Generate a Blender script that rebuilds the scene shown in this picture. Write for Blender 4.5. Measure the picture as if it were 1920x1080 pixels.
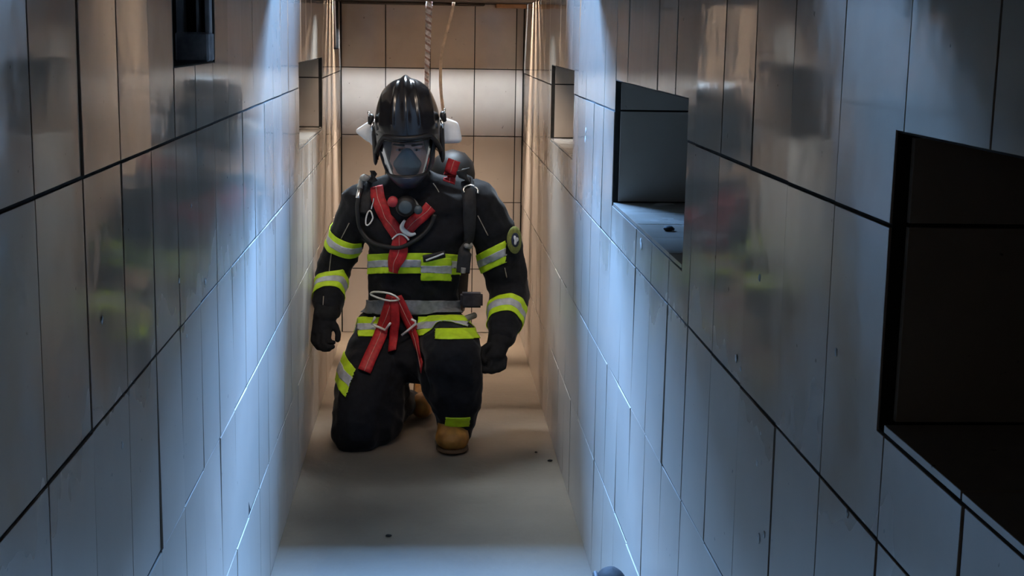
import bpy, bmesh, math, random
from mathutils import Vector, Matrix, noise
from mathutils.bvhtree import BVHTree
random.seed(7)
for o in list(bpy.data.objects): bpy.data.objects.remove(o)
scene = bpy.context.scene
COL = scene.collection

# ------------------------------------------------------------------ camera
F_PX, PITCH, YAW, ROLL, CAM_H = 2634.8, 0.1779, 0.0613, 0.0173, 1.5054
def _cam_rows():
    cp, sp = math.cos(PITCH), math.sin(PITCH); cy, sy = math.cos(YAW), math.sin(YAW); cr, sr = math.cos(ROLL), math.sin(ROLL)
    Rx = Matrix(((1,0,0),(0,cp,-sp),(0,sp,cp))); Ry = Matrix(((cy,0,-sy),(0,1,0),(sy,0,cy))); Rz = Matrix(((cr,-sr,0),(sr,cr,0),(0,0,1)))
    R = Rz @ Rx @ Ry
    return [Vector((R[i][0], R[i][2], -R[i][1])) for i in range(3)]        # right, down, forward
C_R, C_D, C_F = _cam_rows()
CAM = Vector((0, 0, CAM_H))
cd = bpy.data.cameras.new('camera'); cam = bpy.data.objects.new('camera', cd); COL.objects.link(cam)
cd.sensor_width = 36; cd.lens = F_PX/1920*36; cd.clip_start = 0.02
cam.matrix_world = Matrix.Translation(CAM) @ Matrix((C_R, -C_D, -C_F)).transposed().to_4x4()
scene.camera = cam
def ray(px, py): return (C_R*((px-960)/F_PX) + C_D*((py-540)/F_PX) + C_F)
def at(px, py, y):                       # the point at depth y in the corridor
    d = ray(px, py); return CAM + d*(y/d.y)

# ------------------------------------------------------------------ world and lights
w = bpy.data.worlds.new('hall_air'); scene.world = w; w.use_nodes = True
bg = w.node_tree.nodes['Background']; bg.inputs[0].default_value = (1.0, 0.92, 0.82, 1); bg.inputs[1].default_value = 0.12
def area(name, loc, target, sx, sy, power, color):
    l = bpy.data.lights.new(name, 'AREA'); l.shape = 'RECTANGLE'; l.size = sx; l.size_y = sy; l.energy = power; l.color = color
    o = bpy.data.objects.new(name, l); COL.objects.link(o); o.location = loc
    o.rotation_euler = (Vector(target)-Vector(loc)).to_track_quat('-Z', 'Y').to_euler(); return o
area('hall_skylight', (0.02, 8.3, 4.9), (0.02, 4.6, 1.6), 5.0, 2.8, 11500, (0.21, 0.465, 0.97))
area('hall_lamp', (0.02, 3.0, 3.4), (0.02, 4.5, 1.6), 1.4, 0.4, 38, (1.0, 0.80, 0.62))
area('hall_fill_far', (0.02, 0.7, 3.2), (0.02, 4.5, 1.6), 1.6, 0.5, 120, (1.0, 0.86, 0.72))  # unseen lamp added to brighten the niche jambs and far walls
area('end_band_lamp', (0.02, 6.655, 2.06), (0.02, 6.80, 1.2), 0.8, 0.045, 42, (0.68, 0.82, 1.0))  # unseen lamp set above the slit for the end wall's bright band
area('helmet_backlight', (0.06, 5.74, 2.05), (0.0, 5.2, 1.1), 0.50, 0.24, 75, (0.70, 0.85, 1.0))  # unseen lamp added to light helmet and shoulders from behind
area('far_fill_light', (0.02, 6.42, 2.08), (0.02, 6.1, 1.0), 0.8, 0.16, 140, (1.0, 0.84, 0.70))  # unseen lamp added to brighten the side walls at the far end
vs = scene.view_settings; vs.view_transform = 'Standard'; vs.look = 'None'; vs.gamma = 1; vs.use_curve_mapping = False; vs.exposure = 0.0

# ------------------------------------------------------------------ materials
MATS = {}
def new_mat(name):
    m = bpy.data.materials.new(name); m.use_nodes = True; MATS[name] = m
    return m, m.node_tree, m.node_tree.nodes['Principled BSDF']
def N(nt, typ, **kw):
    n = nt.nodes.new(typ)
    for k, v in kw.items(): setattr(n, k, v)
    return n
def ramp(nt, fac, p0, c0, p1, c1):
    r = N(nt, 'ShaderNodeValToRGB'); e = r.color_ramp.elements
    e[0].position, e[0].color, e[1].position, e[1].color = p0, c0, p1, c1
    nt.links.new(fac, r.inputs[0]); return r.outputs[0]
def g(v): return (v, v, v, 1)
def mix(nt, fac, a, b, mode='MIX'):
    m = N(nt, 'ShaderNodeMix', data_type='RGBA', blend_type=mode)
    for i, v in ((0, fac), (6, a), (7, b)):
        if isinstance(v, (int, float, tuple)): m.inputs[i].default_value = v
        else: nt.links.new(v, m.inputs[i])
    return m.outputs[2]
def plain(name, col, rough=0.6, metal=0.0, nscale=40, namt=0.25, bump=0.0, spec=0.5, emis=None):
    m, nt, b = new_mat(name)
    tc = N(nt, 'ShaderNodeTexCoord'); no = N(nt, 'ShaderNodeTexNoise'); no.inputs['Scale'].default_value = nscale; no.inputs['Detail'].default_value = 4
    nt.links.new(tc.outputs['Object'], no.inputs['Vector'])
    lo = tuple(c*(1-namt) for c in col)+(1,); hi = tuple(min(1, c*(1+namt)) for c in col)+(1,)
    nt.links.new(ramp(nt, no.outputs['Fac'], .3, lo, .7, hi), b.inputs['Base Color'])
    b.inputs['Roughness'].default_value = rough; b.inputs['Metallic'].default_value = metal; b.inputs['Specular IOR Level'].default_value = spec
    if bump:
        bp = N(nt, 'ShaderNodeBump'); bp.inputs['Strength'].default_value = bump; bp.inputs['Distance'].default_value = .004
        nt.links.new(no.outputs['Fac'], bp.inputs['Height']); nt.links.new(bp.outputs[0], b.inputs['Normal'])
    return m
def tile_material():
    m, nt, b = new_mat('glazed_tile'); L = nt.links.new
    geo = N(nt, 'ShaderNodeNewGeometry'); oi = N(nt, 'ShaderNodeObjectInfo')
    tint = ramp(nt, oi.outputs['Random'], 0, (.48,.395,.315,1), 1, (.58,.485,.395,1))
    n1 = N(nt, 'ShaderNodeTexNoise'); n1.inputs['Scale'].default_value = 9; n1.inputs['Detail'].default_value = 5; L(geo.outputs['Position'], n1.inputs['Vector'])
    base = mix(nt, ramp(nt, n1.outputs['Fac'], .35, g(0), .75, g(.30)), tint, (.34,.27,.21,1))
    # dried dust: streaky, thick low on the wall with a ragged upper edge
    mp = N(nt, 'ShaderNodeMapping'); mp.inputs['Scale'].default_value = (2.2, 2.2, 1.3); L(geo.outputs['Position'], mp.inputs['Vector'])
    n2 = N(nt, 'ShaderNodeTexNoise'); n2.inputs['Scale'].default_value = 2.6; n2.inputs['Detail'].default_value = 3; n2.inputs['Roughness'].default_value = .5; L(mp.outputs[0], n2.inputs['Vector'])
    sx = N(nt, 'ShaderNodeSeparateXYZ'); L(geo.outputs['Position'], sx.inputs[0])
    mr = N(nt, 'ShaderNodeMapRange'); mr.inputs[1].default_value = 1.28; mr.inputs[2].default_value = .80; mr.inputs[3].default_value = 0; mr.inputs[4].default_value = 1; L(sx.outputs[2], mr.inputs[0])
    ad = N(nt, 'ShaderNodeMath', operation='ADD'); L(mr.outputs[0], ad.inputs[0]); L(n2.outputs['Fac'], ad.inputs[1])
    ds = N(nt, 'ShaderNodeMapRange', interpolation_type='SMOOTHERSTEP'); ds.inputs[1].default_value = .55; ds.inputs[2].default_value = 1.50; L(ad.outputs[0], ds.inputs[0]); dust = ds.outputs[0]
    col = mix(nt, mix(nt, dust, g(0), g(.45)), base, (.60,.55,.50,1))
    n3 = N(nt, 'ShaderNodeTexNoise'); n3.inputs['Scale'].default_value = 55; n3.inputs['Detail'].default_value = 2; L(geo.outputs['Position'], n3.inputs['Vector'])
    col = mix(nt, ramp(nt, n3.outputs['Fac'], .74, g(0), .78, g(.7)), col, (.09,.07,.06,1))
    L(col, b.inputs['Base Color'])
    rg = N(nt, 'ShaderNodeMapRange'); rg.inputs[3].default_value = .05; rg.inputs[4].default_value = .36; L(dust, rg.inputs[0])
    a2 = N(nt, 'ShaderNodeMath', operation='MULTIPLY_ADD'); L(n2.outputs['Fac'], a2.inputs[0]); a2.inputs[1].default_value = .06; L(rg.outputs[0], a2.inputs[2])
    L(a2.outputs[0], b.inputs['Roughness'])
    b.inputs['IOR'].default_value = 1.52
    n4 = N(nt, 'ShaderNodeTexNoise'); n4.inputs['Scale'].default_value = 14; n4.inputs['Detail'].default_value = 1; L(geo.outputs['Position'], n4.inputs['Vector'])
    bp = N(nt, 'ShaderNodeBump'); bp.inputs['Strength'].default_value = .045; bp.inputs['Distance'].default_value = .01; L(n4.outputs['Fac'], bp.inputs['Height']); L(bp.outputs[0], b.inputs['Normal'])
    return m
def floor_material():
    m, nt, b = new_mat('cement_floor'); L = nt.links.new
    geo = N(nt, 'ShaderNodeNewGeometry')
    def nz(s, d=5):
        n = N(nt, 'ShaderNodeTexNoise'); n.inputs['Scale'].default_value = s; n.inputs['Detail'].default_value = d; L(geo.outputs['Position'], n.inputs['Vector']); return n.outputs['Fac']
    c = ramp(nt, nz(3), .3, (.20,.155,.112,1), .7, (.27,.212,.155,1))
    c = mix(nt, ramp(nt, nz(8), .58, g(0), .72, g(.45)), c, (.20,.165,.13,1))
    c = mix(nt, ramp(nt, nz(120, 2), .55, g(0), .8, g(.35)), c, (.22,.19,.16,1))
    L(c, b.inputs['Base Color']); b.inputs['Roughness'].default_value = .62
    bp = N(nt, 'ShaderNodeBump'); bp.inputs['Strength'].default_value = .35; bp.inputs['Distance'].default_value = .004; L(nz(35), bp.inputs['Height']); L(bp.outputs[0], b.inputs['Normal'])
    return m
TILE = tile_material(); FLOOR = floor_material()
GROUT = plain('dark_joint', (.022,.019,.016), .9, nscale=30, namt=.5, bump=.5)
VOID = plain('sooty_render', (.035,.032,.03), .95, nscale=12, namt=.4)
PLANK = plain('dark_plank', (.05,.035,.025), .75, nscale=14, namt=.5, bump=.3)
ORANGEWOOD = plain('orange_wood', (.36,.17,.07), .6, nscale=18, namt=.3, bump=.2)
STEEL_GREY = plain('grey_frame', (.42,.42,.43), .5, nscale=25, namt=.3, bump=.2)
BLOCK_GREY = plain('grey_block', (.36,.35,.36), .7, nscale=35, namt=.5, bump=.4)
DARKGLASS = plain('dark_pane', (.01,.012,.014), .12, nscale=5, namt=.1)
BROWNPANEL = plain('brown_panel', (.16,.11,.08), .5, nscale=9, namt=.3)

# ------------------------------------------------------------------ helpers
def link(name, me, mat=None, parent=None, mw=None):
    o = bpy.data.objects.new(name, me); COL.objects.link(o)
    if mat is not None and not me.materials: me.materials.append(mat)
    if parent is not None: o.parent = parent
    if mw is not None: o.matrix_world = mw
    return o
def mesh_bm(name, bm, smooth=False):
    me = bpy.data.meshes.new(name); bm.normal_update(); bm.to_mesh(me); bm.free()
    if smooth:
        for p in me.polygons: p.use_smooth = True
    return me
def tag(o, label, cat, group=None, kind=None):
    o['label'] = label; o['category'] = cat
    if group: o['group'] = group
    if kind: o['kind'] = kind
    return o
def struct(o, label, cat): return tag(o, label, cat, kind='structure')
def empty(name, loc=(0,0,0)):
    o = bpy.data.objects.new(name, None); COL.objects.link(o); o.location = loc; o.empty_display_size = .1; return o
def add_box(bm, x0, x1, y0, y1, z0, z1, bevel=0):
    vs_ = [bm.verts.new((x, y, z)) for x in (x0, x1) for y in (y0, y1) for z in (z0, z1)]
    fs = [bm.faces.new([vs_[i] for i in q]) for q in ((0,1,3,2),(4,6,7,5),(0,4,5,1),(2,3,7,6),(0,2,6,4),(1,5,7,3))]
    if bevel:
        es = list({e for f in fs for e in f.edges}); bmesh.ops.bevel(bm, geom=es, offset=bevel, segments=1, affect='EDGES')
def box_obj(name, dims, mat, parent=None, bevel=0):
    bm = bmesh.new(); add_box(bm, *dims, bevel=bevel); return link(name, mesh_bm(name, bm), mat, parent)

# ------------------------------------------------------------------ tiled walls
AL, AR, YB, TW, TH = -0.4332, 0.4733, 7.059, 0.22, 0.33
Y0, ZTOP = -0.9, 1.655
GAP, TT, BV = 0.0045, 0.008, 0.0005
_tile_cache = {}
def tile_mesh(pts):                     # pts: outline in the tile's own plane, counter-clockwise, front is +z
    key = tuple((round(a, 4), round(b, 4)) for a, b in pts)
    if key in _tile_cache: return _tile_cache[key]
    bm = bmesh.new(); n = len(pts)
    def inset(d):
        out = []
        for i in range(n):
            p = Vector(pts[i]); a = Vector(pts[i-1]); c = Vector(pts[(i+1) % n])
            e1 = (p-a).normalized(); e2 = (c-p).normalized()
            n1 = Vector((-e1.y, e1.x)); n2 = Vector((-e2.y, e2.x)); bis = n1+n2; bis /= max(.3, 1+n1.dot(n2))
            out.append(p+bis*d)
        return out
    rings = [[bm.verts.new((x, y, z)) for x, y in inset(d)] for d, z in ((0, -TT), (0, -BV), (BV, 0))]
    for r0, r1 in zip(rings, rings[1:]):
        for i in range(n): bm.faces.new((r0[i], r0[(i+1) % n], r1[(i+1) % n], r1[i]))
    bm.faces.new(rings[-1]); bm.faces.new(list(reversed(rings[0])))
    bmesh.ops.recalc_face_normals(bm, faces=bm.faces)
    me = mesh_bm('tile', bm); _tile_cache[key] = me; return me
def put_tile(parent, origin, u, v, nrm, rects_poly, tilt=.0035):
    """rects_poly: outline in (u, v) wall coordinates; origin: wall-plane point of (0, 0)"""
    cx = sum(p[0] for p in rects_poly)/len(rects_poly); cy = sum(p[1] for p in rects_poly)/len(rects_poly)
    me = tile_mesh([(a-cx, b-cy) for a, b in rects_poly])
    M = Matrix((u, v, nrm)).transposed().to_4x4()
    M.translation = origin+u*cx+v*cy+nrm*random.uniform(-.0007, .0007)
    M = M @ Matrix.Rotation(random.gauss(0, tilt), 4, 'X') @ Matrix.Rotation(random.gauss(0, tilt), 4, 'Y')
    return link('tile', me, TILE, parent, M)
def cell_minus(c, holes):
    """cell (a0,a1,b0,b1) minus at most one hole -> outline or None"""
    a0, a1, b0, b1 = c
    for h in holes:
        ha0, ha1, hb0, hb1 = h
        if ha0 >= a1-.002 or ha1 <= a0+.002 or hb0 >= b1-.002 or hb1 <= b0+.002: continue
        ca0, ca1, cb0, cb1 = max(a0, ha0), min(a1, ha1), max(b0, hb0), min(b1, hb1)
        L_, R_, D_, U_ = ca0-a0 > .012, a1-ca1 > .012, cb0-b0 > .012, b1-cb1 > .012
        if not (L_ or R_ or D_ or U_): return None
        if L_ and not (R_ or D_ or U_): return [(a0,b0),(ca0,b0),(ca0,b1),(a0,b1)]
        if R_ and not (L_ or D_ or U_): return [(ca1,b0),(a1,b0),(a1,b1),(ca1,b1)]
        if D_ and not (L_ or R_ or U_): return [(a0,b0),(a1,b0),(a1,cb0),(a0,cb0)]
        if U_ and not (L_ or R_ or D_): return [(a0,cb1),(a1,cb1),(a1,b1),(a0,b1)]
        if L_ and D_: return [(a0,b0),(a1,b0),(a1,cb0),(ca0,cb0),(ca0,b1),(a0,b1)]
        if R_ and D_: return [(a0,b0),(a1,b0),(a1,b1),(ca1,b1),(ca1,cb0),(a0,cb0)]
        if L_ and U_: return [(a0,b0),(ca0,b0),(ca0,cb1),(a1,cb1),(a1,b1),(a0,b1)]
        if R_ and U_: return [(ca1,b0),(a1,b0),(a1,b1),(a0,b1),(a0,cb1),(ca1,cb1)]
    return [(a0,b0),(a1,b0),(a1,b1),(a0,b1)]
def shrink(pts, d=GAP/2):
    n = len(pts); out = []
    for i in range(n):
        p = Vector(pts[i]); a = Vector(pts[i-1]); c = Vector(pts[(i+1) % n])
        e1 = (p-a).normalized(); e2 = (c-p).normalized(); out.append(tuple(p+(Vector((-e1.y, e1.x))+Vector((-e2.y, e2.x)))*d))
    return out
def cuts(a0, a1, off, step):
    k = math.ceil((a0-off)/step+1e-6); r = [a0]
    while off+k*step < a1-1e-6: r.append(off+k*step); k += 1
    r.append(a1)
    if len(r) > 2 and r[1]-r[0] < .012: r.pop(1)
    if len(r) > 2 and r[-1]-r[-2] < .012: r.pop(-2)
    return r
def lay(parent, origin, u, v, nrm, us, vs_, holes=(), tilt=.0035):
    for i in range(len(us)-1):
        for j in range(len(vs_)-1):
            p = cell_minus((us[i], us[i+1], vs_[j], vs_[j+1]), holes)
            if p: put_tile(parent, origin, u, v, nrm, shrink(p), tilt)
X, Y, Z = Vector((1,0,0)), Vector((0,1,0)), Vector((0,0,1))
DEEP = .45
def side_wall(name, s, holes, off, label):
    """s = -1 left, +1 right; holes: (y0, y1, z0, z1, tiled)"""
    face = AL if s < 0 else AR
    xf, xb = face+s*.0020, face+s*.5
    ysb = sorted({Y0, YB+.3} | {h[0] for h in holes} | {h[1] for h in holes}); zsb = sorted({0, ZTOP} | {h[2] for h in holes} | {h[3] for h in holes if h[3] < ZTOP})
    bm = bmesh.new()
    for a, b in zip(ysb, ysb[1:]):
        for c, d in zip(zsb, zsb[1:]):
            m, k = (a+b)/2, (c+d)/2
            hole = any(h[0] < m < h[1] and h[2] < k < h[3] for h in holes)
            x0 = face+s*DEEP if hole else xf
            add_box(bm, min(x0, xb), max(x0, xb), a, b, c, d)
    wall = link(name, mesh_bm(name, bm), GROUT); struct(wall, label, 'wall')
    rows = [0, .33, .66, .99, 1.32, ZTOP]
    if s < 0:
        lay(wall, Vector((face, 0, 0)), Y, Z, X, cuts(Y0, YB-.012, off, TW), rows, [h[:4] for h in holes])
    else:
        lay(wall, Vector((face, 0, 0)), -Y, Z, -X, [-t for t in reversed(cuts(Y0, YB-.012, off, TW))], rows, [(-h[1], -h[0], h[2], h[3]) for h in holes])
    for (y0, y1, z0, z1, tiled) in holes:
        if not tiled: continue
        xs0, xs1 = face+s*.013, face+s*(DEEP-.012)
        xr = [xs0, face+s*.235, xs1]; xr.sort()
        # far jamb (faces the camera end), near jamb, sill, back
        lay(wall, Vector((0, y1-TT-.003, 0)), X, Z, -Y, xr, [z0+.008, 1.322, z1-.002])
        lay(wall, Vector((0, y0+TT+.003, 0)), -X, Z, Y, [-t for t in reversed(xr)], [z0+.008, 1.322, z1-.002])
        ys = cuts(y0+.012, y1-.012, off+.012, TW)
        sx = sorted([face+s*.0, face+s*.235, xs1])
        lay(wall, Vector((0, 0, z0+TT)), X, Y, Z, sx, ys)
        if s < 0: lay(wall, Vector((face-DEEP+TT+.002, 0, 0)), Y, Z, X, ys, [z0+.01, 1.322, z1-.002])
        else: lay(wall, Vector((face+DEEP-TT-.002, 0, 0)), -Y, Z, -X, [-t for t in reversed(ys)], [z0+.01, 1.322, z1-.002])
    return wall
LA = (2.464, 2.925, 1.443, 1.66, False); LB = (6.55, 6.95, 1.43, 1.66, False)
wl = side_wall('wall_left', -1, [(4.79, 5.85, 1.113, 1.402, True), LA, LB], 1.5723, 'left corridor wall of glossy beige tiles with one low niche')
wr = side_wall('wall_right', 1, [(.30, 1.402, 1.105, 1.415, True), (2.562, 3.58, 1.08, 1.396, True), (4.60, 5.47, 1.108, 1.394, True)], .94, 'right corridor wall of glossy beige tiles with three niches')
wb = box_obj('wall_back', (AL-.01, AR+.01, YB+TT, YB+.3, 0, ZTOP), GROUT); struct(wb, 'beige tiled end wall behind the kneeling firefighter', 'wall')
lay(wb, Vector((0, YB, 0)), X, Z, -Y, [AL+.003, -.212, .008, .228, .434, AR-.003], [0, .33, .672, 1.005, 1.337, ZTOP])
wf = box_obj('wall_front', (AL-.01, AR+.01, Y0-.2, Y0-TT, 0, ZTOP), GROUT); struct(wf, 'tiled corridor end wall behind the viewer', 'wall')
lay(wf, Vector((0, Y0, 0)), -X, Z, Y, [-AR+.003, -.26, -.04, .18, -AL-.003], [0, .33, .66, .99, 1.32, ZTOP])
# floor
bm = bmesh.new(); add_box(bm, AL-.02, AR+.02, Y0, YB+.02, -.12, 0)
fl = link('floor', mesh_bm('floor', bm), FLOOR); struct(fl, 'dusty beige cement floor between the tiled walls', 'floor')

# ceiling: loose planks laid across the two walls, with gaps that let the light in
ce = empty('ceiling', (0, 3, ZTOP)); struct(ce, 'dark plank ceiling with open gaps over the corridor', 'ceiling')
def plank(y0, y1, mat=PLANK, z=ZTOP+.001, x0=AL-.35, x1=AR+.35, t=.035):
    o = box_obj('plank', (x0, x1, y0, y1, z, z+t), mat, bevel=.003); o.parent = ce; o.matrix_parent_inverse = ce.matrix_world.inverted(); o.location = (0,0,0); return o
def planks(y0, y1):
    n = max(1, round((y1-y0)/.26)); s = (y1-y0)/n
    for i in range(n): plank(y0+i*s+.0005, y0+(i+1)*s-.0005)
bpy.context.view_layer.update()
def planks_at(*ys):                      # pairs of y: one run of close-laid planks each
    for a, b in zip(ys[::2], ys[1::2]): planks(a, b)
planks_at(-.08, 4.04, 4.97, 5.12)
planks(5.12, 5.33)
for x0, x1 in ((AL-.35, -.17), (.06, AR+.35)): plank(5.3305, 5.4895, x0=x0, x1=x1)
for x0, x1 in ((AL-.35, -.30), (.30, AR+.35)): plank(5.4905, 5.6195, x0=x0, x1=x1)   # a hole is left above the person
planks(5.62, 6.02)
y = 6.05
while y < 6.40: plank(y, y+.120); y += .15
planks_at(6.53, 6.81, 6.87, YB+.3)
_u = plank(-.078, -.058, z=ZTOP+.037, t=.36); _u.name = 'baffle_board'  # unseen board added to keep skylight out of the opening behind the viewer
# unseen loft added over the far planks to keep skylight off their gaps
light_baffle = empty('light_baffle_box', (0, 6.4, ZTOP+.04)); struct(light_baffle, 'unseen dark box added over the far ceiling planks to block light', 'light_baffle')
bpy.context.view_layer.update()
def baffle_panel(*d):
    o = box_obj('panel', d, PLANK); o.parent = light_baffle; o.matrix_parent_inverse = light_baffle.matrix_world.inverted()
baffle_panel(AL-.35, AR+.35, 5.24, 7.36, 2.12, 2.14)
baffle_panel(AL-.35, AR+.35, 5.24, 5.26, ZTOP+.037, 2.12); baffle_panel(AL-.35, AR+.35, 7.34, 7.36, ZTOP+.037, 2.12)
baffle_panel(AL-.35, AR+.35, 6.535, 6.55, ZTOP+.037, 2.12)  # divider added to keep the wide lamp off the end wall's top row
baffle_panel(AL-.37, AL-.35, 5.24, 7.36, ZTOP, 2.14); baffle_panel(AR+.35, AR+.37, 5.24, 7.36, ZTOP, 2.14)

# high openings in the left wall
win = empty('window_1', (AL-.05, LA[1], LA[2])); struct(win, 'small high opening with grey barred frame in left wall', 'window')
bpy.context.view_layer.update()
def child_box(name, dims, mat, par, bevel=.002):
    o = box_obj(name, dims, mat, bevel=bevel); o.parent = par; o.matrix_parent_inverse = par.matrix_world.inverted(); return o
y1 = LA[1]
child_box('sill_block', (AL-.066, AL-.001, y1-.08, y1-.001, LA[2], LA[2]+.058), BLOCK_GREY, win, .004)
child_box('pane', (AL-.064, AL-.003, y1-.02, y1-.012, LA[2]+.058, ZTOP), DARKGLASS, win, 0)
for xa, xb in ((-.066, -.052), (-.027, -.022), (-.010, -.001)):
    child_box('frame_bar', (AL+xa, AL+xb, y1-.06, y1-.021, LA[2]+.056, ZTOP), STEEL_GREY, win)
win2 = empty('window_2', (AL-.05, LB[0], LB[2])); struct(win2, 'narrow high brown panelled opening beside the end wall', 'window')
bpy.context.view_layer.update()
child_box('panel', (AL-.05, AL-.014, LB[0]+.004, LB[1]-.004, LB[2]+.004, ZTOP), BROWNPANEL, win2)
#@@PERSON@@
# ------------------------------------------------------------------ the kneeling firefighter
SUIT = plain('black_suit_cloth', (.0075,.008,.0105), .85, nscale=60, namt=.35, bump=.25, spec=.25)
_b = SUIT.node_tree.nodes['Principled BSDF']; _b.inputs['Sheen Weight'].default_value = .12; _b.inputs['Sheen Roughness'].default_value = .35
SKIN = plain('skin', (.60,.34,.26), .5, nscale=30, namt=.12)
GLOVEM = plain('black_glove', (.008,.008,.009), .8, nscale=60, namt=.3, bump=.3, spec=.25)
HELMET = plain('black_helmet_gloss', (.010,.010,.012), .22, nscale=10, namt=.15)
RUBBER = plain('black_rubber', (.009,.009,.010), .55, nscale=30, namt=.2)
WEB = plain('black_webbing', (.012,.012,.014), .7, nscale=90, namt=.4, bump=.3)
YELLOW = plain('fluorescent_yellow', (.55,.80,.02), .55, nscale=50, namt=.10)
SILVER = plain('silver_reflective', (.50,.52,.56), .45, metal=.25, nscale=60, namt=.15)
BELT = plain('grey_belt', (.20,.21,.23), .6, nscale=60, namt=.25)
RED = plain('red_webbing', (.42,.012,.016), .6, nscale=80, namt=.25, bump=.3)
STITCH = plain('pale_stitching', (.55,.32,.25), .7)
METAL = plain('bright_metal', (.78,.78,.78), .22, metal=1.0, nscale=20, namt=.05)
PALE = plain('pale_steel', (.82,.80,.76), .35, metal=.3, nscale=30, namt=.06)
CURTAIN = plain('silver_curtain_cloth', (.74,.77,.80), .5, nscale=25, namt=.08, bump=.2)
BOOT = plain('orange_leather', (.40,.17,.03), .55, nscale=22, namt=.35, bump=.3)
SOLE = plain('dark_sole', (.10,.05,.02), .8)
MASKIN = plain('blue_grey_rubber', (.06,.085,.10), .5, nscale=15, namt=.15)
MASKLOW = plain('dark_blue_shell', (.020,.024,.045), .35, nscale=15, namt=.15)
OLIVE = plain('olive_patch', (.16,.18,.04), .8, nscale=90, namt=.3)
NAVY = plain('navy_patch', (.010,.018,.05), .8)
WHITE = plain('white_thread', (.62,.66,.72), .7)
GREYPL = plain('grey_plastic', (.26,.26,.25), .5, nscale=25, namt=.2)
TANPIPE = plain('tan_piping', (.33,.29,.24), .7)
def visor_material():
    m, nt, b = new_mat('clear_visor'); L = nt.links.new; out = nt.nodes['Material Output']
    tr = N(nt, 'ShaderNodeBsdfTransparent'); tr.inputs[0].default_value = (.88,.90,.93,1)
    df = N(nt, 'ShaderNodeBsdfDiffuse'); df.inputs[0].default_value = (.55,.57,.62,1)
    gl = N(nt, 'ShaderNodeBsdfGlossy'); gl.inputs['Roughness'].default_value = .12; gl.inputs[0].default_value = (.55,.57,.60,1)
    no = N(nt, 'ShaderNodeTexNoise'); no.inputs['Scale'].default_value = 9; geo = N(nt, 'ShaderNodeNewGeometry'); L(geo.outputs['Position'], no.inputs['Vector'])
    m1 = N(nt, 'ShaderNodeMixShader'); L(ramp(nt, no.outputs['Fac'], .3, g(.05), .7, g(.12)), m1.inputs[0]); L(tr.outputs[0], m1.inputs[1]); L(df.outputs[0], m1.inputs[2])
    fr = N(nt, 'ShaderNodeFresnel'); fr.inputs[0].default_value = 1.22
    m2 = N(nt, 'ShaderNodeMixShader'); L(fr.outputs[0], m2.inputs[0]); L(m1.outputs[0], m2.inputs[1]); L(gl.outputs[0], m2.inputs[2]); L(m2.outputs[0], out.inputs['Surface'])
    return m
VISOR = visor_material()

person = empty('person', (-.04, 5.15, 0))
tag(person, 'firefighter in black suit with breathing mask and red harness, kneeling on one knee', 'person')
bpy.context.view_layer.update()
def pchild(name, me, mat, par=person):
    o = link(name, me, mat); o.parent = par; o.matrix_parent_inverse = par.matrix_world.inverted(); return o
def proj(p):
    d = p-CAM; f = d.dot(C_F); return 960+F_PX*d.dot(C_R)/f, 540+F_PX*d.dot(C_D)/f
_bm = bmesh.new(); bmesh.ops.create_icosphere(_bm, subdivisions=2, radius=1); DIRS = [v.co.copy() for v in _bm.verts]; _bm.free()
def E3(c, r):
    if isinstance(r, (int, float)): r = (r, r, r)
    return [c+Vector((d.x*r[0], d.y*r[1], d.z*r[2])) for d in DIRS]
def hull(bm, *ells):
    t = bmesh.new()
    for e in ells:
        for p in E3(*e): t.verts.new(p)
    bmesh.ops.convex_hull(t, input=t.verts)
    bmesh.ops.delete(t, geom=[v for v in t.verts if not v.link_faces], context='VERTS')
    bmesh.ops.recalc_face_normals(t, faces=t.faces)
    me = bpy.data.meshes.new('t'); t.to_mesh(me); t.free(); bm.from_mesh(me); bpy.data.meshes.remove(me)
def chain(bm, *ells):
    for a, b in zip(ells, ells[1:]): hull(bm, a, b)
def fuse(bm, voxel, smooth_it, name, wrinkle=0, wscale=(16,16,22)):
    me = bpy.data.meshes.new('t'); bm.to_mesh(me); bm.free()
    o = bpy.data.objects.new('t', me); COL.objects.link(o)
    r = o.modifiers.new('r', 'REMESH'); r.mode = 'VOXEL'; r.voxel_size = voxel
    s = o.modifiers.new('s', 'SMOOTH'); s.factor = .5; s.iterations = smooth_it
    dg = bpy.context.evaluated_depsgraph_get(); out = bpy.data.meshes.new_from_object(o.evaluated_get(dg)); out.name = name
    bpy.data.objects.remove(o); bpy.data.meshes.remove(me)
    if wrinkle:
        nn = [v.normal.copy() for v in out.vertices]
        for v, n in zip(out.vertices, nn):
            q = Vector((v.co.x*wscale[0], v.co.y*wscale[1], v.co.z*wscale[2]))
            w1 = noise.noise(q); w2 = 1-abs(noise.noise(q*.6+Vector((5,3,1))))*2
            v.co += n*wrinkle*(w1*.7+w2*.8-.4)
    out.update()
    for p in out.polygons: p.use_smooth = True
    return out
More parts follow.
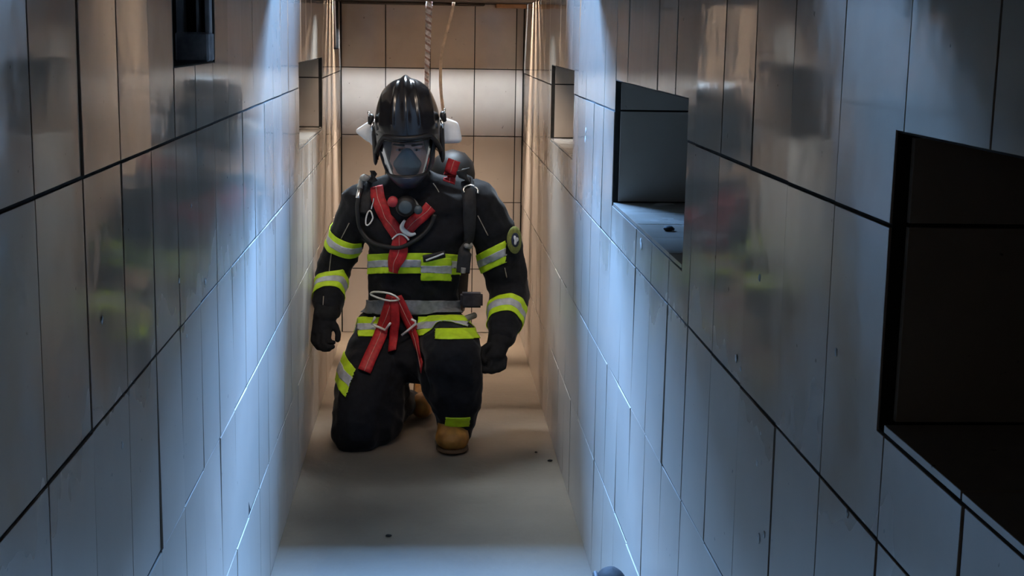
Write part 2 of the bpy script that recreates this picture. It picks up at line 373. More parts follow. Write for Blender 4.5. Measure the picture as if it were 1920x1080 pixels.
# joints
SH_R, EL_R, WR_R = at(678,384,5.22), at(624,508,5.33), at(613,578,5.19)
SH_L, EL_L, WR_L = at(893,382,5.22), at(956,545,5.30), at(941,628,5.09)
KN_R, AN_R = at(668,806,5.02), at(768,752,5.45)
KN_L, AN_L = at(850,675,4.97), at(851,795,5.03)
bm = bmesh.new()
pel, wai, che, upc = (at(775,606,5.32), (.185,.15,.10)), (at(775,545,5.29), (.175,.145,.10)), (at(780,450,5.23), (.185,.155,.11)), (at(782,385,5.22), (.165,.135,.085))
chain(bm, pel, wai, che, upc)
hull(bm, upc, (SH_R, .082)); hull(bm, upc, (SH_L, .088)); hull(bm, che, (SH_R, .07)); hull(bm, che, (SH_L, .07))
hull(bm, (SH_R, .08), (at(770,352,5.20), .075)); hull(bm, (SH_L, .085), (at(775,350,5.20), .075))
chain(bm, (SH_R, .080), (at(646,455,5.29), .070), (EL_R, .068), (WR_R, .056))
chain(bm, (SH_L, .092), (at(936,462,5.27), .090), (EL_L, .082), (at(948,590,5.17), .070), (WR_L, .058))
chain(bm, (at(770,352,5.19), .085), (at(767,318,5.14), .070), (at(765,285,5.10), (.070,.088,.100)))      # neck into head
hull(bm, (at(765,285,5.085), (.060,.072,.085)), (at(765,325,5.06), (.036,.036,.03)))                      # jaw
hull(bm, (at(765,281,5.004), (.010,.012,.010)), (at(765,296,4.998), (.014,.012,.012)))                    # nose
hull(bm, (at(746,273,5.010), (.020,.012,.008)), (at(784,273,5.010), (.020,.012,.008)))                    # brow
chain(bm, (at(722,618,5.34), .115), (at(690,720,5.17), .125), (KN_R, .098))
hull(bm, (at(700,700,5.2), .12), (at(708,775,5.15), .105)); hull(bm, (KN_R, .095), (at(712,790,5.12), .09))
chain(bm, (KN_R, .090), (at(728,768,5.25), .078), (AN_R, .050))
hull(bm, (at(738,668,5.26), .10), (at(812,676,5.14), .09)); hull(bm, (at(700,700,5.2), .115), (at(738,738,5.22), .068)); hull(bm, (at(830,680,5.10), .10), (at(836,725,5.04), .095))
chain(bm, (at(818,618,5.34), .115), (at(842,650,5.10), .118), (KN_L, .108))
chain(bm, (KN_L, .108), (at(855,738,4.995), .102), (at(856,775,5.02), .080), (at(855,803,5.04), .066))
body_me = fuse(bm, .0075, 5, 'body', wrinkle=.0085)
body = pchild('body', body_me, SUIT); body_me.materials.append(SKIN)
hc = at(765,285,5.06)
for p in body_me.polygons:
    c = p.center
    if abs(c.x-hc.x) < .068 and -.085 < c.z-hc.z < .075 and c.y < 5.085: p.material_index = 1
body['label'] = 'baggy black firefighting suit with the face showing behind the visor'
bvh = BVHTree.FromPolygons([v.co.copy() for v in body_me.vertices], [tuple(p.vertices) for p in body_me.polygons])
def hit(px, py, fallback=5.12):
    d = ray(px, py).normalized(); h = bvh.ray_cast(CAM, d)
    if h[0] is not None and h[0].y < 6: return h[0], h[1]
    return at(px, py, fallback), -d
# ---- bands taken off the body surface
def dist_seg(p, a, b):
    t = max(0, min(1, (p-a).dot(b-a)/(b-a).length_squared)); return (p-(a+(b-a)*t)).length
def strip(center, axis, lo, hi, ok, off, thick=.0025):
    axis = axis.normalized(); bm = bmesh.new(); bm.from_mesh(body_me); bm.normal_update()
    bmesh.ops.delete(bm, geom=[f for f in bm.faces if not (lo-.02 < (f.calc_center_median()-center).dot(axis) < hi+.02 and ok(f.calc_center_median(), f.normal))], context='FACES')
    if not bm.faces: bm.free(); return None
    for a, s in ((lo, 1), (hi, -1)):
        bmesh.ops.bisect_plane(bm, geom=bm.verts[:]+bm.edges[:]+bm.faces[:], plane_co=center+axis*a, plane_no=axis*s, clear_inner=True)
    bm.normal_update()
    nn = {v: v.normal.copy() for v in bm.verts}
    for v in bm.verts: v.co += nn[v]*off
    r = bmesh.ops.extrude_face_region(bm, geom=bm.faces[:])
    for v in [e for e in r['geom'] if isinstance(e, bmesh.types.BMVert)]: v.co += nn.get(v, v.normal)*0
    inner = set(r['geom'])
    bm.normal_update()
    for v in bm.verts:
        if v in nn and v not in inner: v.co -= nn[v]*thick
    bmesh.ops.recalc_face_normals(bm, faces=bm.faces)
    return mesh_bm('band', bm, True)
def band(center, axis, half, ok, silver=True, off=.005, mat=None, name='reflective_band'):
    me = strip(center, axis, -half, half, ok, off)
    if me is None: return None
    o = pchild(name, me, mat or YELLOW)
    if silver:
        m2 = strip(center, axis, -half*.36, half*.36, ok, off+.0012)
        if m2: pchild('silver_stripe', m2, SILVER, o)
    return o
def inpx(x0, x1, y0=-1e9, y1=1e9, ymax=5.6):
    def f(c, n):
        u, v = proj(c); return x0 < u < x1 and y0 < v < y1 and c.y < ymax
    return f
front = lambda n: n.dot(C_F) < .15
notarm = lambda c: dist_seg(c, SH_R, EL_R) > .088 and dist_seg(c, SH_L, EL_L) > .095 and dist_seg(c, EL_R, WR_R) > .08 and dist_seg(c, EL_L, WR_L) > .09
cR = at(642,452,5.27); band(cR, EL_R-SH_R+Vector((.04,0,0)), .036, lambda c, n: dist_seg(c, SH_R, EL_R) < .105 and proj(c)[0] < 677)
cR2 = at(619,538,5.25); band(cR2, WR_R-EL_R+Vector((.02,-.05,0)), .038, lambda c, n: dist_seg(c, EL_R, WR_R) < .1 and proj(c)[0] < 652)
cL = at(915,487,5.2); band(cL, C_D*50+C_R*24, .036, lambda c, n: 880 < proj(c)[0] < 948 and front(n) and dist_seg(c, SH_L, EL_L) < .11)
cL2 = at(947,592,5.16); band(cL2, WR_L-EL_L+Vector((.03,-.02,.02)), .040, lambda c, n: dist_seg(c, EL_L, WR_L) < .11 and proj(c)[0] > 905)
cC = at(780,492,5.07); band(cC, Vector((0, .22, 1)), .036, lambda c, n: 684 < proj(c)[0] < 874 and notarm(c))
cF = at(815,500,5.05); fo = band(cF, Vector((0, .22, 1)), .040, lambda c, n: 789 < proj(c)[0] < 842 and front(n), off=.014, name='flap_band')
cH = at(775,612,5.15); band(cH, Vector((0, .25, 1)), .038, lambda c, n: (672 < proj(c)[0] < 712 or 782 < proj(c)[0] < 876 or not front(n)) and proj(c)[1] < 650 and c.y > 5.05 and notarm(c))
cB = at(775,575,5.13); band(cB, Vector((0, .2, 1)), .026, lambda c, n: 675 < proj(c)[0] < 874 and notarm(c), silver=False, mat=BELT, name='belt', off=.009)
cT = at(640,707,5.06); band(cT, C_D*40+C_R*-24+C_F*8, .046, lambda c, n: 606 < proj(c)[0]+.35*(proj(c)[1]-707) < 662 and front(n) and 660 < proj(c)[1] < 750)
cK = at(860,628,4.9); band(cK, C_D, .018, lambda c, n: 817 < proj(c)[0] < 903 and front(n), silver=False)
cK2 = at(858,790,4.95); band(cK2, C_D, .018, lambda c, n: 836 < proj(c)[0] < 880 and front(n), silver=False)
# ---- ribbons, rods and tubes lying on the body
def catmull(pts, n=8):
    out = []; P = [pts[0]]+list(pts)+[pts[-1]]
    for i in range(1, len(P)-2):
        for k in range(n):
            t = k/n; a, b, c, d = P[i-1], P[i], P[i+1], P[i+2]
            out.append(tuple(.5*((2*b[j])+(-a[j]+c[j])*t+(2*a[j]-5*b[j]+4*c[j]-d[j])*t*t+(-a[j]+3*b[j]-3*c[j]+d[j])*t**3) for j in range(len(b))))
    out.append(tuple(pts[-1])); return out
def on_body(pts, lift=.006, n=8, sm=3):
    hs = [hit(*p) for p in catmull(pts, n)]
    P = [h[0] for h in hs]; Q = [h[1] for h in hs]
    for _ in range(sm):
        P = [P[0]]+[(P[i-1]+P[i]*2+P[i+1])/4 for i in range(1, len(P)-1)]+[P[-1]]
        Q = [(Q[max(0,i-1)]+Q[i]*2+Q[min(len(Q)-1,i+1)]).normalized() for i in range(len(Q))]
    return [p+q*lift for p, q in zip(P, Q)], Q
def ribbon_mesh(P, Q, w, t=.003, bulge=0):
    bm = bmesh.new(); rings = []; n = len(P)
    for i in range(n):
        T = (P[min(i+1, n-1)]-P[max(i-1, 0)]).normalized(); S = Q[i].cross(T).normalized(); ww = w if not callable(w) else w(i/(n-1))
        U = T.cross(S).normalized()
        if U.dot(Q[i]) < 0: U = -U
        rings.append([bm.verts.new(P[i]+S*a*ww/2+U*b) for a, b in ((-1,-t),(-1,0),(-.45,t*.8),(.45,t*.8),(1,0),(1,-t))])
    for a, b in zip(rings, rings[1:]):
        for k in range(6): bm.faces.new((a[k], a[(k+1) % 6], b[(k+1) % 6], b[k]))
    bm.faces.new(rings[0]); bm.faces.new(rings[-1]); bmesh.ops.recalc_face_normals(bm, faces=bm.faces)
    return mesh_bm('ribbon', bm, True)
def ribbon(name, pts, w, mat, lift=.007, par=person, stitch=False):
    P, Q = on_body(pts, lift); o = pchild(name, ribbon_mesh(P, Q, w), mat, par)
    if stitch: pchild('stitching', tube_mesh([p+q*.0028 for p, q in zip(P, Q)], .0011, 5), STITCH, o)
    return o
def tube_mesh(P, r, seg=8, closed=False):
    bm = bmesh.new(); n = len(P); rings = []; prev = None
    for i in range(n):
        T = (P[(i+1) % n]-P[i-1]) if closed else (P[min(i+1, n-1)]-P[max(i-1, 0)]); T = T.normalized()
        S = prev-T*prev.dot(T) if prev is not None else T.orthogonal()
        if S.length < 1e-5: S = T.orthogonal()
        S.normalize(); prev = S; B = T.cross(S); rr = r(i/(n-1)) if callable(r) else r
        rings.append([bm.verts.new(P[i]+(S*math.cos(a)+B*math.sin(a))*rr) for a in [2*math.pi*k/seg for k in range(seg)]])
    m = n if closed else n-1
    for i in range(m):
        a, b = rings[i], rings[(i+1) % n]
        for k in range(seg): bm.faces.new((a[k], a[(k+1) % seg], b[(k+1) % seg], b[k]))
    if not closed: bm.faces.new(rings[0]); bm.faces.new(rings[-1])
    bmesh.ops.recalc_face_normals(bm, faces=bm.faces); return mesh_bm('tube', bm, True)
def rod(name, pts, r, mat, lift=.008, par=person, closed=False, n=6, seg=8, sm=2):
    P, Q = on_body(pts, lift, n=n, sm=sm)
    if closed: P = P[:-1]
    return pchild(name, tube_mesh(P, r, seg, closed), mat, par)
har = ribbon('harness_strap', [(706,352),(712,378),(726,408),(746,438),(752,450)], .052, RED, .010, stitch=True); har['label'] = 'red harness webbing'
ribbon('harness_strap', [(852,300),(846,318),(840,345)], .046, RED, .012, stitch=True)
ribbon('harness_strap', [(806,388),(790,404),(770,424),(754,448)], .048, RED, .010, stitch=True)
ribbon('harness_strap', [(752,440),(750,462),(744,488),(740,508)], lambda t: .036+.030*math.sin(math.pi*min(1,t*1.1)), RED, .016, stitch=True)
ribbon('harness_strap', [(738,552),(730,585),(712,635),(682,698)], .050, RED, .014, stitch=True)
ribbon('harness_strap', [(746,552),(768,600),(786,640),(797,690)], .042, RED, .014, stitch=True)
ribbon('harness_strap', [(742,560),(742,610),(740,660)], .034, RED, .020)
rod('buckle', [(713,588),(706,603),(730,613),(738,599)], .0046, PALE, .032, n=2, sm=0)
rod('buckle', [(774,590),(781,605),(757,622)], .0046, PALE, .032, n=2, sm=0)
ring = [(727+25*math.cos(a), 551+8*math.sin(a)+.12*25*math.cos(a)) for a in [2*math.pi*k/16 for k in range(17)]]
rod('harness_ring', ring, .0040, PALE, .024, closed=True, n=1)
rod('harness_ring', [(739,449),(745,442),(755,440),(768,449)], .0036, PALE, .022)
rod('harness_hook', [(762,412),(755,424),(760,434),(772,440),(780,436)], lambda t: .004+.006*math.sin(math.pi*t), PALE, .020)
rod('harness_hook', [(775,378),(783,386),(788,396)], .005, GREYPL, .016)
cb = [(694+6*math.cos(a)+2*math.sin(a)*-1, 408+15*math.sin(a)) for a in [2*math.pi*k/16 for k in range(17)]]
rod('carabiner', cb, .0030, PALE, .012, closed=True, n=1); rod('carabiner_loop', [(699,392),(702,382),(703,372)], .003, METAL, .012)
rod('air_hose', [(684,352),(673,382),(677,415),(695,444),(730,461),(770,455),(797,432),(812,400)], .0085, RUBBER, .016)
cn = rod('hose_connector', [(688,330),(683,345),(678,360)], .013, GREYPL, .018); rod('ferrule', [(677,361),(673,374)], .009, METAL, .018, par=cn)
ribbon('carrying_strap', [(868,318),(878,360),(878,420),(872,470),(868,512)], .050, WEB, .014)
rod('strap_buckle', [(868,368),(868,358),(880,354),(892,358),(893,366)], .0035, METAL, .024)
ribbon('carrying_strap', [(700,330),(688,352),(684,400)], .045, WEB, .010)
rod('strap_tab', [(869,502),(868,512)], .009, GREYPL, .022)
rod('strap_tab', [(874,452),(873,460)], .009, GREYPL, .022)
for pts in ([(896,404),(906,424),(915,441)], [(812,344),(818,352),(823,361)], [(655,418),(648,432),(640,447)], [(622,470),(619,495),(617,515)], [(607,556),(606,572)], [(946,502),(950,520)]):
    rod('piping', pts, .0018, TANPIPE, .002)
rod('pen', [(797,484),(813,478),(828,471)], .0034, WHITE, .022)
ribbon('pen_holder', [(792,483),(810,480),(832,474)], .028, WEB, .014)
# pouch and torch at the belt
P_, Q_ = hit(896, 560); 
def boxy(name, c, dims, mat, bev=.01, par=person, rot=None):
    bm = bmesh.new(); add_box(bm, -dims[0]/2, dims[0]/2, -dims[1]/2, dims[1]/2, -dims[2]/2, dims[2]/2); bmesh.ops.bevel(bm, geom=bm.edges[:], offset=bev, segments=2, affect='EDGES')
    M = Matrix.Translation(c) @ (rot if rot is not None else Matrix.Identity(4)); bmesh.ops.transform(bm, matrix=M, verts=bm.verts); return pchild(name, mesh_bm(name, bm, False), mat, par)
boxy('belt_pouch', at(884,562,5.25), (.085,.05,.055), plain('pouch_cloth', (.05,.042,.045), .8), .008)
pchild('belt_torch', tube_mesh([at(856,602,5.14), at(872,598,5.16), at(890,591,5.20)], .012, 10), GREYPL)
# sleeve badge
bc, bn = hit(962, 450); bt = C_R-bn*C_R.dot(bn); bt.normalize(); bu = bn.cross(bt)
def badge_ring(r0, r1, lift, mat, name, par, sx=1.0, k=24, seed=None):
    bm = bmesh.new(); A = []
    for i in range(k):
        a = 2*math.pi*i/k; row = []
        for r, l in ((r1, lift-.003), (r1, lift), (r0, lift)):
            rr = r*(1+(.35*math.sin(3*a+1) if seed else 0)); d = bt*math.cos(a)*rr*sx+bu*math.sin(a)*rr*1.22
            row.append(bm.verts.new(bc+d+bn*(l-1.6*(rr*math.cos(a))**2)))
        A.append(row)
    for i in range(k):
        a, b = A[i], A[(i+1) % k]
        for j in range(2): bm.faces.new((a[j], a[j+1], b[j+1], b[j]))
    if r0 > .0005: pass
    bm.faces.new([r[2] for r in A]) if r0 <= .02 else None
    bmesh.ops.remove_doubles(bm, verts=bm.verts, dist=1e-5); bmesh.ops.recalc_face_normals(bm, faces=bm.faces); return pchild(name, mesh_bm(name, bm, True), mat, par)
bd = badge_ring(.019, .042, .010, OLIVE, 'sleeve_badge', person); bd['label'] = 'oval olive sleeve patch with a pale emblem'
badge_ring(.004, .022, .0125, NAVY, 'badge_field', bd); badge_ring(.002, .012, .0145, WHITE, 'badge_emblem', bd, seed=1)
# ---- boots
bm = bmesh.new(); fy = 4.99
xL = at(848,840,4.97).x
hull(bm, (Vector((xL, 5.10, .050)), (.045,.045,.050)), (Vector((xL, 4.975, .052)), (.065,.075,.052)))
hull(bm, (Vector((xL, 5.08, .09)), (.055,.06,.07)), (Vector((xL+.003, 5.05, .19)), (.058,.062,.04))); hull(bm, (Vector((xL, 4.985, .07)), (.057,.06,.04)), (Vector((xL, 5.05, .13)), (.056,.06,.05)))
bt1 = pchild('boot', fuse(bm, .006, 3, 'boot', .002), BOOT); bt1['label'] = 'orange-brown leather boot'
bm = bmesh.new(); hull(bm, (Vector((xL, 5.10, .012)), (.050,.048,.012)), (Vector((xL, 4.975, .012)), (.062,.078,.012))); pchild('sole', mesh_bm('sole', bm, True), SOLE, bt1)
bm = bmesh.new(); cx = at(795,765,5.5).x
hull(bm, (at(790,760,5.38), (.046,.05,.052)), (Vector((cx+.006, 5.46, .050)), (.046,.06,.048))); hull(bm, (Vector((cx, 5.46, .05)), (.045,.05,.048)), (Vector((cx, 5.60, .075)), (.042,.05,.06)))
bt2 = pchild('boot', fuse(bm, .006, 3, 'boot', .002), BOOT)
bm = bmesh.new(); hull(bm, (Vector((cx, 5.60, .03)), (.048,.03,.028)), (Vector((cx, 5.70, .13)), (.042,.025,.05))); pchild('sole', mesh_bm('sole', bm, True), SOLE, bt2)
# ---- gloves, five fingers each
def finger(bm, *pts, r=.0125):
    ps = [at(*p) for p in pts]
    for i in range(len(ps)-1): hull(bm, (ps[i], r*(1-.08*i)), (ps[i+1], r*(1-.08*(i+1))))
bm = bmesh.new()
hull(bm, (WR_R, .050), (at(610,592,5.15), (.048,.042,.03))); hull(bm, (at(608,592,5.15), (.042,.034,.03)), (at(603,622,5.12), (.040,.026,.02)))
finger(bm, (589,622,5.13), (588,640,5.10), (597,652,5.08), (606,654,5.075)); finger(bm, (598,625,5.11), (597,645,5.08), (606,655,5.06), (617,655,5.055))
finger(bm, (608,626,5.10), (607,644,5.07), (615,652,5.05), (624,650,5.05)); finger(bm, (617,622,5.11), (616,636,5.09), (621,643,5.08), (626,642,5.08), r=.011)
finger(bm, (618,598,5.14), (629,612,5.13), (634,626,5.12), (633,637,5.11), r=.014)
gl1 = pchild('glove', fuse(bm, .0045, 2, 'glove', .0015), GLOVEM); gl1['label'] = 'black glove hanging open'
bm = bmesh.new()
hull(bm, (WR_L, .054), (at(938,640,5.06), (.050,.042,.03))); hull(bm, (at(936,640,5.06), (.046,.036,.03)), (at(926,668,5.02), (.042,.032,.025)))
finger(bm, (946,672,5.02), (944,688,4.995), (934,694,4.985), (924,690,5.00)); finger(bm, (935,677,5.01), (931,693,4.985), (921,697,4.975), (911,691,4.99))
finger(bm, (923,678,5.00), (917,694,4.98), (908,696,4.97), (901,688,4.985)); finger(bm, (912,674,5.00), (905,687,4.985), (899,686,4.975), (896,678,4.985), r=.0115)
finger(bm, (916,648,5.02), (906,655,5.00), (903,668,4.985), (909,678,4.975), r=.014)
pchild('glove', fuse(bm, .0045, 2, 'glove', .0015), GLOVEM)['label'] = 'black glove resting at the raised knee'
# ---- helmet, mask and cylinder, in the head's own frame
HM = Matrix.Translation(at(765,248,5.085)) @ Matrix.Rotation(math.radians(10), 4, 'X') @ Matrix.Rotation(math.radians(-3), 4, 'Y')
def H(x, y, z): return HM @ Vector((x, y, z))
RX, RY, RZ = .120, .150, .193
def rim(ph):
    s = math.sin(ph)                     # -1 front, +1 back
    return .012 if s < -.75 else (.012-.105*min(1, (s+.75)/.6) if s < .2 else -.093+.01*s)
def shell(ph, t):
    zr = rim(ph); th = t*(math.pi/2); zz = math.cos(th); rr = math.sin(th)**.80
    if t > 1: zz, rr = 0, 1
    x, y, z = RX*rr*math.cos(ph), RY*rr*math.sin(ph), RZ*zz
    fr = max(0, -math.sin(ph))
    b = .011*math.exp(-(x/.013)**2)*(1 if rr < .93 else max(0, (1-rr)/.07))
    for sgn in (-1, 1): b += .0065*math.exp(-((x-sgn*(.020+.028*rr))/.0042)**2)*fr*(1 if rr < .97 else 0)
    for sgn in (-1, 1): b += .0060*math.exp(-((x-sgn*(.055+.04*rr))/.007)**2)*(.3+.7*fr)*(1 if .3 < rr < .98 else 0)
    n = Vector((x/RX**2, y/RY**2, z/RZ**2)).normalized(); return Vector((x, y, z))+n*b
bm = bmesh.new(); NP, NT, NL = 160, 34, 6; rings = []
for j in range(NT+NL+1):
    row = []
    for i in range(NP):
        ph = 2*math.pi*i/NP
        if j <= NT: p = shell(ph, max(.004, j/NT))
        else:
            p = shell(ph, 1.0); k = (j-NT)/NL; p = Vector((p.x*(1-.02*k), p.y*(1-.02*k), rim(ph)*k))
        row.append(bm.verts.new(HM @ p))
    rings.append(row)
for a, b in zip(rings, rings[1:]):
    for i in range(NP): bm.faces.new((a[i], b[i], b[(i+1) % NP], a[(i+1) % NP]))
bm.faces.new(list(reversed(rings[0])))
bmesh.ops.recalc_face_normals(bm, faces=bm.faces)
hel = pchild('helmet', mesh_bm('helmet', bm, True), HELMET); so = hel.modifiers.new('s', 'SOLIDIFY'); so.thickness = .006; so.offset = -1
hel['label'] = 'glossy black ridged helmet'
arc = [H(RX*1.02*math.cos(a), RY*1.03*math.sin(a), rim(a)+.004) for a in [math.radians(200+140*k/24) for k in range(25)]]
pchild('brim', tube_mesh(arc, .0085, 8), RUBBER, hel)
for s in (-1, 1):
    bm = bmesh.new(); hull(bm, (H(s*.119, .005, -.005), (.012,.042,.035)), (H(s*.121, -.01, -.085), (.009,.028,.03))); pchild('ear_guard', mesh_bm('ear_guard', bm, True), RUBBER, hel)
    bm = bmesh.new(); hull(bm, (H(s*.128, -.02, .062), (.012,.018,.016)), (H(s*.132, -.02, .045), (.009,.012,.008))); pv = pchild('visor_pivot', mesh_bm('visor_pivot', bm, True), RUBBER, hel)
    pchild('pivot_screw', tube_mesh([H(s*.130, -.025, .078), H(s*.137, -.025, .076)], .010, 10), METAL, pv)
    pchild('clip', tube_mesh([H(s*.120, -.04, .052), H(s*.127, -.045, .036), H(s*.124, -.05, .022)], .005, 8), METAL, pv)
# neck curtain: padded cloth round the back of the helmet with a drooping lobe at each side
bm = bmesh.new(); prev = None
for i in range(13):
    a = math.radians(15*i); e = (H(.125*math.cos(a), .03+.135*math.sin(a), -.010), (.020,.020,.045))
    if prev: hull(bm, prev, e)
    prev = e
hull(bm, (H(-.118, .05, .028), (.016,.022,.014)), (H(-.178, .06, -.004), (.013,.020,.011)), (H(-.140, .05, -.030), (.018,.022,.014)))
hull(bm, (H(.118, .05, .030), (.016,.022,.014)), (H(.165, .06, .008), (.020,.022,.016)), (H(.180, .06, -.050), (.014,.022,.012)), (H(.130, .05, -.045), (.018,.022,.014)))
nc = pchild('neck_curtain', fuse(bm, .006, 3, 'neck_curtain', .003), CURTAIN); nc['label'] = 'pale silver neck curtain'
# mask
def mpt(u, v):                           # u -1..1 around, v 0 top .. 1 chin
    a = u*math.radians(78); w = 1-.30*v**1.6; return H(-.008+.104*w*math.sin(a), -.030-.090*math.cos(a)*(1-.12*v), .012-.148*v)
def grid(f, nu, nv, v0=0, v1=1):
    bm = bmesh.new(); R_ = [[bm.verts.new(f(-1+2*i/nu, v0+(v1-v0)*j/nv)) for i in range(nu+1)] for j in range(nv+1)]
    for a, b in zip(R_, R_[1:]):
        for i in range(nu): bm.faces.new((a[i], b[i], b[i+1], a[i+1]))
    bmesh.ops.recalc_face_normals(bm, faces=bm.faces); return bm
low = [(0, 0), ]
def lowpt(u, v):
    a = u*math.radians(78); w = (.70)*(1-.55*v); return H(-.008+.104*w*math.sin(a), -.030-.0792*math.cos(a)*(1-.25*v)-.012*math.sin(math.pi*v), -.135-.048*v)
mask = pchild('breathing_mask', mesh_bm('mask', grid(lowpt, 24, 6), True), MASKLOW); mask.modifiers.new('s', 'SOLIDIFY').thickness = .004; mask['label'] = 'full-face breathing mask'
vz = pchild('visor', mesh_bm('visor', grid(mpt, 28, 12), True), VISOR, mask); vz['label'] = 'clear curved visor'
loop = [mpt(-1+2*i/20, 0) for i in range(21)]+[mpt(1, i/10) for i in range(1, 11)]+[mpt(1-2*i/20, 1) for i in range(1, 21)]+[mpt(-1, 1-i/10) for i in range(1, 10)]
pchild('visor_frame', tube_mesh(loop, .0055, 6, True), RUBBER, mask)
bm = bmesh.new(); hull(bm, (H(-.004, -.099, -.048), (.022,.018,.016)), (H(-.006, -.084, -.096), (.054,.030,.026))); hull(bm, (H(-.006, -.076, -.096), (.054,.028,.026)), (H(-.006, -.066, -.126), (.042,.030,.02)))
pchild('inner_cup', fuse(bm, .005, 2, 'inner_cup'), MASKIN, mask)
for s in (-1, 1):
    bm = bmesh.new(); hull(bm, (H(s*.085, .0, -.02), (.010,.03,.012)), (H(s*.11, .07, -.01), (.008,.02,.012))); pchild('head_strap', mesh_bm('head_strap', bm, True), RUBBER, mask)
def disc(c0, c1, r, mat, name, par): return pchild(name, tube_mesh([c0, c0+(c1-c0)*.15, c0+(c1-c0)*.85, c1], lambda t: r*(.86 if t in (0, 1) else 1), 18), mat, par)
rg = disc(at(762,384,5.10), at(760,388,4.985), .036, RUBBER, 'regulator', person); disc(at(760,388,4.99), at(760,389,4.975), .024, MASKIN, 'regulator_cap', rg)
disc(at(737,377,5.03), at(736,379,4.985), .019, plain('red_knob', (.45,.04,.05), .5), 'regulator_knob', rg)
disc(at(783,392,5.03), at(784,394,4.99), .016, MASKIN, 'hose_port', rg)
bm = bmesh.new(); hull(bm, (H(0, .050, .02), (.108,.075,.07)), (H(0, .055, -.120), (.096,.070,.06))); hd = pchild('fire_hood', fuse(bm, .007, 3, 'fire_hood', .002), plain('grey_hood_cloth', (.10,.10,.105), .85)); hd['label'] = 'grey fire hood around the face'
# eyes and brows behind the visor
for s in (-1, 1):
    bm = bmesh.new(); hull(bm, (at(765+s*16, 281, 5.012), (.011,.010,.005)), (at(765+s*18, 281, 5.013), (.010,.009,.005))); e = pchild('eye', mesh_bm('eye', bm, True), plain('eye_white', (.38,.34,.32), .3))
    bm = bmesh.new(); hull(bm, (at(765+s*16, 281, 5.0035), (.0045,.003,.004)), (at(765+s*16, 281.5, 5.0035), (.0045,.003,.004))); pchild('iris', mesh_bm('iris', bm, True), RUBBER, e)
    bm = bmesh.new(); hull(bm, (at(765+s*9, 273, 4.999), (.006,.004,.004)), (at(765+s*25, 271, 5.003), (.008,.004,.0035))); pchild('eyebrow', mesh_bm('eyebrow', bm, True), plain('dark_hair', (.03,.022,.018), .8))
# air cylinder on the back
bm = bmesh.new(); c0, c1 = at(848,324,5.47), at(834,560,5.50)
cyl = [c0+(c0-c1).normalized()*.02, c0, c1, c1-(c0-c1).normalized()*.05]
hull(bm, (c0, .092), (c1, .092)); cy_o = pchild('air_cylinder', mesh_bm('air_cylinder', bm, True), RUBBER); cy_o['label'] = 'black air cylinder carried on the back'
bm = bmesh.new(); hull(bm, (at(790,380,5.40), (.12,.03,.04)), (at(785,560,5.43), (.11,.03,.04))); pchild('back_plate', mesh_bm('back_plate', bm, True), RUBBER)
pchild('cylinder_strap', tube_mesh([c0+(c1-c0)*.5+Vector((.090*math.cos(a), .090*math.sin(a), 0)) for a in [2*math.pi*k/24 for k in range(24)]], .006, 6, True), WEB, cy_o)

# ------------------------------------------------------------------ rope and cable at the end wall
ROPE = plain('pale_rope', (.62,.62,.66), .8, nscale=45, namt=.5, bump=.4); ROPE2 = plain('brown_rope_strand', (.34,.24,.23), .8, nscale=60, namt=.4)
ropo = empty('hanging_rope', at(803,150,6.835)); tag(ropo, 'thick pale twisted rope hanging from the ceiling behind the helmet', 'rope'); bpy.context.view_layer.update()
for k in range(3):
    P = []
    for i in range(121):
        t = i/120; c = at(806-7*t, -40+230*t, 6.835); rad = .010*(1-.45*t); a = 2*math.pi*(k/3+17*t); P.append(c+Vector((rad*math.cos(a), rad*math.sin(a), 0)))
    o = pchild('strand', tube_mesh(P, lambda t: .0092*(1-.42*t), 7), ROPE if k < 2 else ROPE2, ropo)
P = [at(px, py, 6.83) for px, py in catmull([(852,-40),(851,0),(846,30),(836,65),(829,95),(826,132),(827,175),(832,215)], 8)]
cab = link('hanging_cable', tube_mesh(P, .0075, 8), plain('cream_cable', (.62,.50,.38), .5)); tag(cab, 'thin cream cable hanging in a curve beside the rope', 'cable')
# ------------------------------------------------------------------ ceiling edge at the end wall
plank(6.93, 7.05, z=ZTOP-.012, x0=AL+.01, x1=.27, t=.012); plank(6.92, 7.045, ORANGEWOOD, z=ZTOP-.020, x0=.325, x1=AR-.001, t=.020)
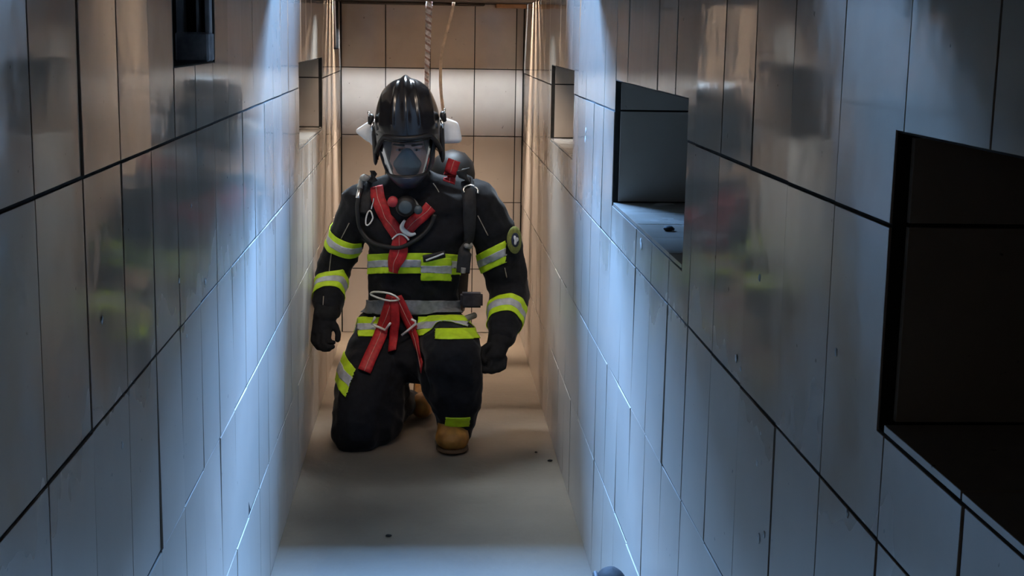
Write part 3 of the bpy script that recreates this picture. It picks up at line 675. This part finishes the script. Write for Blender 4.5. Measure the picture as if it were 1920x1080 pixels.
# ------------------------------------------------------------------ small things on the floor and the sill
def pebble(name, c, r, mat, label, cat, group=None):
    bm = bmesh.new(); bmesh.ops.create_icosphere(bm, subdivisions=2, radius=1)
    for v in bm.verts: v.co = Vector((v.co.x*r[0], v.co.y*r[1], v.co.z*r[2]))*(1+.35*noise.noise(v.co*1.7+c*9))
    o = link(name, mesh_bm(name, bm, True), mat); o.location = c+Vector((0, 0, r[2]*.8)); tag(o, label, cat, group); return o
def on_floor(px, py): d = ray(px, py); return CAM+d*(-CAM_H/d.z)
GRIT = plain('black_grit', (.02,.018,.016), .8)
pebble('debris_chip', on_floor(729,1006), (.009,.007,.004), GRIT, 'black chip of debris in mid floor nearest the viewer', 'debris')
pebble('debris_chip', on_floor(1031,865), (.009,.006,.004), GRIT, 'black chip of debris on floor close by the right wall', 'debris')
pebble('debris_chip', on_floor(1005,849), (.005,.004,.003), GRIT, 'tiny dark chip on floor between boot and right wall', 'debris')
d = ray(1254,432); sp = CAM+d*((1.088-CAM_H)/d.z)
pebble('soot_lump', sp, (.012,.014,.006), GRIT, 'small black lump lying on the middle right niche sill', 'debris')
# black kit bag at the foot of the right wall, only its top edge in view
bag = empty('kit_bag', (.412, 2.98, 0)); tag(bag, 'black rounded kit bag on floor against the right wall', 'bag'); bpy.context.view_layer.update()
bm = bmesh.new(); hull(bm, (Vector((.408, 2.98, .055)), (.052,.09,.055)), (Vector((.418, 2.98, .288)), (.040,.055,.042)))
pchild('body', fuse(bm, .007, 4, 'bag_body', .004), GLOVEM, bag)
pchild('strap', tube_mesh([Vector((.395, 2.91, .23)), Vector((.384, 2.93, .300)), Vector((.382, 2.98, .318)), Vector((.388, 3.04, .26))], .006, 6), WEB, bag)
# flecks of plaster stuck to the tiles
FLECK = plain('white_plaster', (.75,.75,.74), .8)
def on_wall(px, py, s):
    d = ray(px, py); return CAM+d*((AL if s < 0 else AR)/d.x)
for px, py, s, r in ((190,600,-1,.006),(228,835,-1,.0055),(335,527,-1,.006),(384,528,-1,.006),(358,386,-1,.004),(349,630,-1,.004),(1425,520,1,.006),(1381,672,1,.0065),(1390,692,1,.004),(1421,868,1,.006),(1428,812,1,.004),(1424,1008,1,.007),(1434,1002,1,.005),(1569,660,1,.005),(1098,262,1,.009),(1099,245,1,.008),(1202,453,1,.008),(1203,462,1,.008),(1590,962,1,.005)):
    bm = bmesh.new(); bmesh.ops.create_icosphere(bm, subdivisions=2, radius=1); c = on_wall(px, py, s)
    for v in bm.verts: v.co = Vector((v.co.x*.0010, v.co.y*r, v.co.z*r))*(1+.7*noise.noise(v.co*1.9+c*13))
    o = link('plaster_fleck', mesh_bm('plaster_fleck', bm, True), FLECK, wl if s < 0 else wr); o.location = c-Vector((s*.0008, 0, 0))
